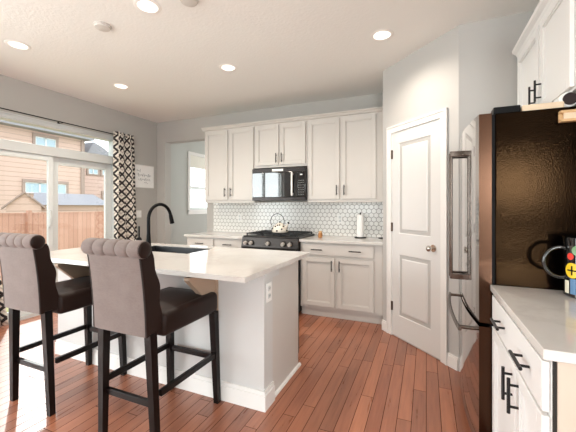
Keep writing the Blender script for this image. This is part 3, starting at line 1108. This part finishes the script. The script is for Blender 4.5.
# worktop with a sink cut-out
WX0, WX1, WY0, WY1, WZ0, WZ1 = -3.06, -0.924, 1.553, 2.64, .884, .914
SXA, SXB, SYA, SYB = -2.56, -1.83, 2.145, 2.525
q = MB()
bm = q.bm
def rect(x0, x1, y0, y1, z):
    return [bm.verts.new(p) for p in ((x0, y0, z), (x1, y0, z), (x1, y1, z), (x0, y1, z))]
ot, it_, ob, ib = rect(WX0, WX1, WY0, WY1, WZ1), rect(SXA, SXB, SYA, SYB, WZ1), rect(WX0, WX1, WY0, WY1, WZ0), rect(SXA, SXB, SYA, SYB, WZ0)
for i in range(4):
    j = (i + 1) % 4
    bm.faces.new((ot[i], ot[j], it_[j], it_[i]))
    bm.faces.new((ob[i], ib[i], ib[j], ob[j]))
    bm.faces.new((ot[i], ob[i], ob[j], ot[j]))
    bm.faces.new((it_[i], it_[j], ib[j], ib[i]))
o = q.build('worktop', M['quartz'], smooth=0)
tag(o, 'large white quartz island worktop with the sink cut into it', 'worktop')
q = MB()
bm = q.bm
e = .012
d = .20
lip_o = rect(SXA - e, SXB + e, SYA - e, SYB + e, WZ0 - .0005)
lip_i = rect(SXA + .001, SXB - .001, SYA + .001, SYB - .001, WZ0 + .02)
bot = rect(SXA + .02, SXB - .02, SYA + .02, SYB - .02, WZ0 - d)
outb = rect(SXA - e, SXB + e, SYA - e, SYB + e, WZ0 - d - .01)
for i in range(4):
    j = (i + 1) % 4
    bm.faces.new((lip_i[i], lip_i[j], bot[j], bot[i]))
    bm.faces.new((lip_o[i], lip_o[j], outb[j], outb[i]))
    bm.faces.new((lip_o[i], lip_i[i], lip_i[j], lip_o[j]))
bm.faces.new(bot)
bm.faces.new(outb)
snk = q.build('sink', M['sink'], smooth=0)
tag(snk, 'black undermount sink in the island worktop', 'sink')
# the cabinet below is hollow where the basin hangs: drain
MB().cyl(((SXA + SXB) / 2, 2.34, WZ0 - d), ((SXA + SXB) / 2, 2.34, WZ0 - d + .006), .045, n=24).build('drain', M['chrome'], snk)

fx, fy = -2.195, 2.085
fc = thing('faucet', 'tall matte black gooseneck faucet on the island', 'faucet', (fx, fy, .914))
MB().lathe([(.030, 0), (.030, .006), (.024, .010), (.021, .06), (.018, .12), (.0145, .17)], (fx, fy, .914), 24).build('base', M['matte_black'], fc)
Rg = .132
pts = [(fx, fy, 1.06), (fx, fy, 1.13), (fx, fy, 1.195)]
for i in range(1, 25):
    a = PI - i * math.radians(168) / 24
    pts.append((fx, fy + Rg + Rg * math.cos(a), 1.195 + Rg * math.sin(a)))
MB().tube(pts, .0145, 16).build('spout', M['matte_black'], fc)
p, p0 = Vector(pts[-1]), Vector(pts[-2])
dv_ = (p - p0).normalized()
MB().cyl(p - dv_ * .005, p + dv_ * .075, .0165, .021, n=18).build('spray_head', M['matte_black'], fc)
lx, ly = -2.305, 2.085
lv = thing('tap_lever', 'slim dark tap lever standing left of the black faucet', 'tap lever', (lx, ly, .914))
MB().lathe([(.026, 0), (.026, .008), (.020, .03), (.020, .09), (.024, .105), (.016, .122), (.006, .126)], (lx, ly, .914), 20).build('base', M['matte_black'], lv)
MB().cyl((lx, ly, 1.035), (lx, ly, 1.135), .0065, .0075, n=12).build('stick', M['matte_black'], lv)

# ------------------------------------------------------------------ bar stools
def make_stool(label, loc, rz):
    st = thing('bar_stool', label, 'bar stool', loc, rz, 'upholstered stools along the island')
    # local frame: +y towards the island, origin on the floor at the middle
    q = MB().box(-.213, .213, -.225, .262, .610, .735, .026, 4)
    bmv = q.bm
    for v in bmv.verts:                       # slight crown and flare
        if v.co.z > .72:
            v.co.z += .022 * max(0, 1 - (v.co.x / .24) ** 2) * max(0, 1 - ((v.co.y - .02) / .30) ** 2)
    q.build('seat', M['brown'], st, local=True, smooth=60)
    MB().grid(lambda u, v: (-.188 + .376 * u, -.20 + .437 * v, .7335 + .024 * (1 - (2 * u - 1) ** 4) * (1 - (2 * v - 1) ** 4)), 16, 16).build('seat_cushion', M['brown'], st, local=True, smooth=80)
    # back: side profile (y, z) with a channel-tufted front
    def rear(t):
        z = .645 + t * (1.075 - .645)
        return (-.322 - .012 * t - .030 * t ** 2.2, z)
    def front(t):
        z = .645 + t * (1.075 - .645)
        s = .5 - .5 * math.cos(2 * PI * t * 2.6)
        return (-.230 - .010 * t - .060 * t ** 3 + .014 * s, z)
    N = 22
    outline = [rear(i / N) for i in range(N + 1)] + [front(i / N) for i in range(N, -1, -1)]
    W0, W1 = .192, .190
    def wid(z):
        return W0 + (W1 - W0) * (z - .645) / .43
    q = MB()
    xs = [-1, 1]
    va = [[q.bm.verts.new((s * wid(p[1]), p[0], p[1])) for p in outline] for s in xs]
    n = len(outline)
    q.bm.faces.new(va[0]); q.bm.faces.new(va[1][::-1])
    for i in range(n):
        j = (i + 1) % n
        q.bm.faces.new((va[0][i], va[0][j], va[1][j], va[1][i]))
    bk = q.build('backrest', M['brown'], st, local=True, smooth=50)
    # taupe outside panel, slightly proud, wrapping the rear face
    q = MB()
    q.grid(lambda u, v: ((2 * u - 1) * (wid(rear(v)[1]) - .006), rear(v)[0] - .006 - .004 * (1 - (2 * u - 1) ** 6), rear(v)[1] + .002), 12, 22)
    r = bmesh.ops.extrude_face_region(q.bm, geom=list(q.bm.faces))
    bmesh.ops.translate(q.bm, vec=(0, .012, 0), verts=[g for g in r['geom'] if isinstance(g, bmesh.types.BMVert)])
    q.build('back_panel', M['taupe'], st, local=True, smooth=60)
    for s in (-1, 1):
        q = MB().tube([(s * (wid(rear(i / 10)[1]) - .002), rear(i / 10)[0] - .004, rear(i / 10)[1]) for i in range(11)], .0045, 8)
        q.build('piping', M['piping'], bk, local=True)
    # scrolled top: five pinched rolls
    c = (-.348, 1.092)
    R = .047
    Wd = .206
    prof = []
    K = 5
    for i in range(81):
        t = i / 80
        ph_ = (t * K) % 1.0 if t < 1 else 1.0
        b = math.sin(PI * ph_) ** .30 if 0 < ph_ < 1 else 0
        r_ = R * (.82 + .18 * b)
        if t < .03 or t > .97:
            r_ = R * (.90 + .07 * min(1, min(t, 1 - t) / .03))
        prof.append((r_, -Wd + 2 * Wd * t))
    q = MB().lathe(prof, (0, c[0], c[1]), 28, axis='X', caps=False)
    q.build('scroll_top', M['taupe'], st, local=True, smooth=75)
    for s in (-1, 1):
        q = MB().lathe([(R * .93, s * (Wd - .004)), (R * .86, s * (Wd + .003)), (R * .5, s * (Wd + .007)), (.004, s * (Wd + .008))], (0, c[0], c[1]), 28, axis='X')
        q.build('scroll_end', M['brown'], bk, local=True, smooth=60)
    # legs and stretchers
    for sx in (-1, 1):
        MB().taper((sx * .198, -.268, 0), (sx * .172, -.280, .655), .034, .045).build('leg', M['stool_leg'], st, local=True, smooth=0)
        MB().taper((sx * .200, .262, 0), (sx * .188, .238, .612), .034, .045).build('leg', M['stool_leg'], st, local=True, smooth=0)
    def bar(a, b, w=.022, h=.034):
        a, b = Vector(a), Vector(b)
        d = b - a
        mm = Matrix.Translation(a) @ Matrix.Rotation(math.atan2(d.y, d.x), 4, 'Z')
        MB().box(0, d.length, -w / 2, w / 2, -h / 2, h / 2, .002, 1, m=mm).build('stretcher', M['stool_leg'], st, local=True)
    for sx in (-1, 1):
        bar((sx * .197, -.24, .325), (sx * .197, .234, .325))
    bar((-.18, -.259, .27), (.18, -.259, .27))
    bar((-.18, .251, .305), (.18, .251, .305))
    return st
near = make_stool('brown scroll back bar stool nearest the island corner', (-1.485, 1.540, 0), 0.0)
far = copy_tree(near)
far.location = (-2.366, 1.552, 0)
far['label'] = 'brown scroll back bar stool nearest the patio door'

# ------------------------------------------------------------------ right-hand run
RCX = 0.322                                    # face plane of the right run (faces -X)
YN, YFAR = 1.118, 1.895
base_cab('white base cabinet with black bar pulls right of the refrigerator', 0, YFAR - YN,
         [(.012, YFAR - YN - .012, .725, .868, (.25, .605))],
         [(.012, .462, .12, .712, .423), (.474, YFAR - YN - .012, .12, .712, .513)],
         XR - .002 - RCX, m=M['cab_white'], loc=(RCX, YFAR, 0), rz=-PI / 2, toe=.07)
side = [o for o in bpy.data.objects if o.name.startswith('base_cabinet')][-1]
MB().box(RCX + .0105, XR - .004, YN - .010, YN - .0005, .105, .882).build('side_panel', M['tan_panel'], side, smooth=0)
MB().box(RCX + .001, RCX + .010, YN - .004, YN - .0005, .105, .882).build('gap_shade_strip', M['gap'], side, smooth=0)  # dark strip put in for the shade of the gap behind the fronts
o = MB().box(.297, XR - .001, 1.096, 1.898, .884, .914, .002, 1).build('worktop', M['quartz'])
tag(o, 'white quartz worktop right of the refrigerator, with the mug on it', 'worktop')

# refrigerator
FY0, FY1 = 1.905, 2.83
fr = thing('refrigerator', 'dark stainless refrigerator with a pebbled black side', 'refrigerator', (.62, (FY0 + FY1) / 2, 0))
MB().box(.318, XR - .01, FY0, FY1, .03, 1.775, .006).build('body', M['pebble'], fr)
MB().box(.36, XR - .05, FY0 + .03, FY1 - .03, 0, .03).build('plinth', M['gap'], fr, smooth=0)
def door_outline(y0, y1, n=24):
    out = []
    for i in range(n + 1):
        yy = y0 + (y1 - y0) * i / n
        t = (yy - FY0) / (FY1 - FY0) * 2 - 1
        out.append((.248 - .035 * (1 - t * t), yy))
    return [(.304, y0)] + out + [(.304, y1)]
YM = (FY0 + FY1) / 2
def fdoor(name, y0, y1, z0, z1):
    q = MB().prism(door_outline(y0, y1), z0, z1)
    o = q.build(name, M['fridge_door'], fr, smooth=30)
    o.data.materials.append(M['edge_warm_reflect'])
    for p in o.data.polygons:
        if abs(p.normal.y) > .9 and abs(p.center.y + YM - FY0) < .004:
            p.material_index = 1
    return o
d1 = fdoor('door', FY0, YM - .002, .715, 1.778)
d2 = fdoor('door', YM + .002, FY1, .715, 1.778)
d3 = fdoor('freezer_drawer', FY0, FY1, .06, .695)
MB().box(.304, .318, FY0 + .006, FY1 - .006, .05, 1.77).build('gasket', M['matte_black'], fr, smooth=0)
for dd, yy in ((d1, YM - .045), (d2, YM + .045)):
    hx = .148
    q = MB().box(hx - .008, hx + .008, yy - .010, yy + .010, .845, 1.66, .004)
    q.box(hx - .008, .225, yy - .011, yy + .011, 1.625, 1.66, .003).box(hx - .008, .225, yy - .011, yy + .011, .845, .88, .003)
    q.build('handle', M['handle_metal'], dd)
# freezer handle: long bowed bar
pts = []
for i in range(21):
    t = i / 20
    yy = FY0 + .07 + t * (FY1 - FY0 - .14)
    s = (yy - FY0) / (FY1 - FY0) * 2 - 1
    pts.append((.175 - .03 * (1 - s * s), yy, .645))
q = MB().tube(pts, .0105, 10)
for p in (pts[1], pts[-2]):
    q.cyl(p, (.235, p[1], .645), .010, n=10)
q.build('handle', M['handle_metal'], d3)
MB().box(.315, .43, FY0 + .02, FY0 + .10, 1.776, 1.812, .004).build('hinge_cover', M['matte_black'], fr)
MB().box(.25, .43, FY1 - .10, FY1 - .02, 1.776, 1.806, .004).build('hinge_cover', M['matte_black'], fr)

# over-fridge cabinet (faces -X)
FUX = .637
upper('white two door wall cabinet above the refrigerator', 0, 0.995, 1.855, 2.43,
      [(.028, .505, .455), (.535, .975, .565)], 1.985, m=M['cab_white'], d=XR - .002 - FUX, loc=(FUX, 2.885, 1.855), rz=-PI / 2, low=.012)
q = MB()
q.prism([(FUX + .002, 2.40), (FUX - .012, 2.405), (FUX - .022, 2.43), (FUX - .045, 2.447), (FUX - .048, 2.468), (FUX + .06, 2.468), (FUX + .06, 2.431), (FUX + .002, 2.431)], 1.89, 2.885, axis='Y')
struct(q.build('trim_4', M['cab_white'], smooth=0))

# things on and beside the fridge
q = MB().box(.435, .60, FY0 + .012, FY0 + .27, 1.7755, 1.806, .004)
tag(q.build('cutting_board', M['board']), 'pale wooden cutting board lying on top of the refrigerator', 'cutting board')
cr = thing('round_gadget', 'round white gadget with a dark face on top of the refrigerator', 'gadget', (.62, FY0 + .06, 1.7755))
q = MB().lathe([(.028, .0), (.036, .004), (.038, .02), (.038, .10), (.034, .115)], (.62, FY0 + .02, 1.8142), 28, axis='Y')
q.build('shell', M['cap_white'], cr)
MB().lathe([(.029, -.004), (.029, .004), (.002, .004)], (.624, FY0 + .019, 1.8155), 28, axis='Y').build('face', M['dark_red'], cr)
hd = thing('wooden_holder', 'tan wooden holder fixed on the upper side of the refrigerator', 'holder', (.64, FY0 - .02, 1.70))
MB().box(.572, .74, FY0 - .034, FY0 - .0005, 1.700, 1.712, .002).box(.572, .74, FY0 - .034, FY0 - .0005, 1.740, 1.752, .002).box(.572, .74, FY0 - .012, FY0 - .0005, 1.712, 1.740).build('rails', M['tan_wood'], hd)
MB().box(.586, .74, FY0 - .030, FY0 - .012, 1.712, 1.740).build('block', M['board'], hd)

# mug with stickers
mx, my, mr, mh = .643, 1.80, .083, .258
mg = thing('mug', 'tall dark glass mug covered in colourful stickers on the right worktop', 'mug', (mx, my, .914))
MB().lathe([(mr - .006, 0), (mr, .006), (mr, mh), (mr - .006, mh), (mr - .008, .02), (.002, .018)], (mx, my, .914), 36).build('glass', M['mug_glass'], mg)
pts = []
for i in range(19):
    a = math.radians(78 + 205 * i / 18)
    pts.append((mx - mr - .012 + .062 * math.cos(a), my - .012, .914 + .148 + .066 * math.sin(a)))
pts = [(mx - mr + .008, my - .010, .914 + .205)] + pts + [(mx - mr + .006, my - .010, .914 + .088)]
MB().tube(pts, .0085, 12).build('handle', M['mug_glass'], mg)
def sticker(az, h, w, ht, m, rnd=True, name='sticker'):
    q = MB()
    R_ = mr + .0012
    n = 24
    vs = []
    for i in range(n):
        a = 2 * PI * i / n
        if rnd:
            du_, dz_ = math.cos(a) * w / 2, math.sin(a) * ht / 2
        else:
            k_ = max(abs(math.cos(a)), abs(math.sin(a)))
            du_, dz_ = math.cos(a) / k_ * w / 2, math.sin(a) / k_ * ht / 2
        vs.append((az + du_ / mr, h + dz_))
    c_ = q.bm.verts.new((mx + R_ * math.sin(az), my - R_ * math.cos(az), .914 + h))
    ring = [q.bm.verts.new((mx + R_ * math.sin(p[0]), my - R_ * math.cos(p[0]), .914 + p[1])) for p in vs]
    for i in range(n):
        q.bm.faces.new((c_, ring[i], ring[(i + 1) % n]))
    return q.build(name, m, mg, smooth=0)
sticker(-.97, .118, .060, .066, M['yellow'])
for az_, h_, w_, t_ in ((-.97, .118, .038, .006), (-.97, .118, .006, .040)):
    q_ = sticker(az_, h_, w_, t_, M['matte_black'], False, 'sticker_mark')
    for v_ in q_.data.vertices:
        d_ = Vector((v_.co.x, v_.co.y, 0)).normalized() * .0008
        v_.co.x += d_.x
        v_.co.y += d_.y
sticker(-1.05, .178, .028, .030, M['red'])
sticker(-.62, .205, .060, .048, M['green'])
sticker(-.62, .150, .026, .03, M['blue'], False)
sticker(-1.25, .045, .022, .055, M['cream'], False)
sticker(-.92, .050, .022, .066, M['blue'], False)
sticker(-.52, .066, .040, .045, M['red'], False)
sticker(-.05, .18, .05, .06, M['cream'])
sticker(.05, .10, .05, .05, M['yellow'], False)

# ------------------------------------------------------------------ curtains and rod
rod = thing('curtain_rod', 'thin black curtain rod above the patio door', 'curtain rod', (XL + .09, 2.5, 2.363))
MB().cyl((XL + .09, 1.2, 2.363), (XL + .09, 3.60, 2.363), .006, n=12).build('pole', M['matte_black'], rod)
for yy in (1.3, 2.62, 3.56):
    q = MB().cyl((XL + .001, yy, 2.36), (XL + .09, yy, 2.355), .004, n=8).box(XL + .0005, XL + .007, yy - .012, yy + .012, 2.32, 2.375)
    q.build('bracket', M['matte_black'], rod)
MB().ball((XL + .09, 3.605, 2.363), .013).build('finial', M['matte_black'], rod)


def curtain(label, y0t, y1t, y0b, y1b, zt, zb, folds, amp, cloth_w, x0=XL + .09):
    nu, nv = folds * 14, 30
    def f(u, v):
        a = y0t + (y1t - y0t) * u
        b = y0b + (y1b - y0b) * u
        y_ = b + (a - b) * v
        ph_ = 2 * PI * folds * u + .35 * math.sin(5 * v + 9 * u)
        am = amp * (.75 + .25 * math.sin(7 * u + 1))
        return (x0 + am * math.sin(ph_) * (1 - .1 * v), y_ + .012 * math.sin(2 * ph_), zb + (zt - zb) * v)
    q = MB().grid(f, nu, nv)
    o = q.build('curtain', M['curtain'], smooth=80)
    me = o.data
    # arc-length UVs: rows of vertices are laid out u-major
    uvl = me.uv_layers.new(name='cloth')
    for lp in me.loops:
        i = lp.vertex_index
        iu, iv = divmod(i, nv + 1)
        uvl.data[lp.index].uv = (cloth_w * iu / nu, (zt - zb) * iv / nv)
    so = o.modifiers.new('thick', 'SOLIDIFY')
    so.thickness = .003
    tag(o, label, 'curtain')
    return o
curtain('black and cream trellis curtain hanging beside the framed print', 3.36, 3.66, 3.29, 3.86, 2.41, .015, 3, .075, 1.15)
curtain('black and cream trellis curtain tail at the left edge by the far stool', 1.30, 1.80, 1.40, 2.04, 2.41, .015, 5, .055, 1.3)

# framed print on the left wall
pc = thing('framed_print', 'white framed print with grey script on the left wall', 'picture', (XL, 3.965, 1.80), PI / 2)
w, h, t = .20, .185, .014
q = MB().box(-w, -w + t, -.02, -.0005, -h, h).box(w - t, w, -.02, -.0005, -h, h).box(-w + t, w - t, -.02, -.0005, -h, -h + t).box(-w + t, w - t, -.02, -.0005, h - t, h)
q.build('frame', M['trim'], pc, local=True, smooth=0)
MB().box(-w + t, w - t, -.010, -.0005, -h + t, h - t).build('sheet', M['paper'], pc, local=True, smooth=0)
q = MB()
rnd = random.Random(3)
for (xa, xb, zz_, hh_) in ((-.15, -.07, .09, .03), (-.13, .15, .02, .032), (-.12, .12, -.05, .026), (.0, .07, -.10, .015)):
    pts = []
    n = int((xb - xa) / .006)
    for i in range(n + 1):
        t_ = i / n
        pts.append((xa + (xb - xa) * t_ + .006 * math.sin(i * 1.3), -.0112, zz_ + hh_ * math.sin(i * 1.05) * (.55 + .45 * math.sin(i * .37 + zz_ * 30))))
    q.tube(pts, .0022, 5)
q.build('script', M['ink'], pc, local=True)

# ------------------------------------------------------------------ ceiling fittings
CL = ['recessed ceiling light nearest the left edge, above the patio door', 'recessed ceiling light at the top edge between the smoke detectors',
      'recessed ceiling light in front of the pantry door', 'recessed ceiling light in front of the wall cabinets', 'recessed ceiling light towards the corner with the passage']
for (cx, cy), lb in zip(CANS, CL):
    c = thing('ceiling_light', lb, 'light', (cx, cy, ZC), 0, 'recessed ceiling lights')
    q = MB().lathe([(CAN_R - .003, .001), (CAN_R - .002, -.004), (CAN_R + .012, -.006), (CAN_R + .022, -.001), (CAN_R + .022, -.0003)], (cx, cy, ZC), 36, caps=False)
    q.build('trim_ring', M['can'], c)
    q = MB().lathe([(CAN_R - .002, .0), (CAN_R - .008, .05), (.050, .075)], (cx, cy, ZC), 36, caps=False)
    q.build('reflector', M['can'], c)
    MB().lathe([(.052, .072), (.050, .066), (.03, .063), (.001, .062)], (cx, cy, ZC), 30).build('lens', M['bulb'], c)
    d = bpy.data.lights.new('can_lamp', 'SPOT')
    d.energy = CAN_POWER * 6
    d.color = CAN_COLOR
    d.spot_size = math.radians(150)
    d.spot_blend = 1.0
    d.shadow_soft_size = .05
    l = bpy.data.objects.new('can_lamp', d)
    l.location = (0, 0, -.012)
    COL.objects.link(l)
    l.parent = c
for (cx, cy), lb in zip([(-2.376, 1.791), (-1.52, 1.800)], ['round white smoke detector left of the top ceiling light', 'round white smoke detector right of the top ceiling light']):
    c = thing('smoke_detector', lb, 'smoke detector', (cx, cy, ZC), 0, 'ceiling detectors')
    MB().lathe([(.064, -.0005), (.064, -.008), (.060, -.011)], (cx, cy, ZC), 36).build('base', M['detector'], c)
    MB().lathe([(.058, -.0112), (.055, -.022), (.045, -.026), (.002, -.027)], (cx, cy, ZC), 36).build('cover', M['detector'], c)
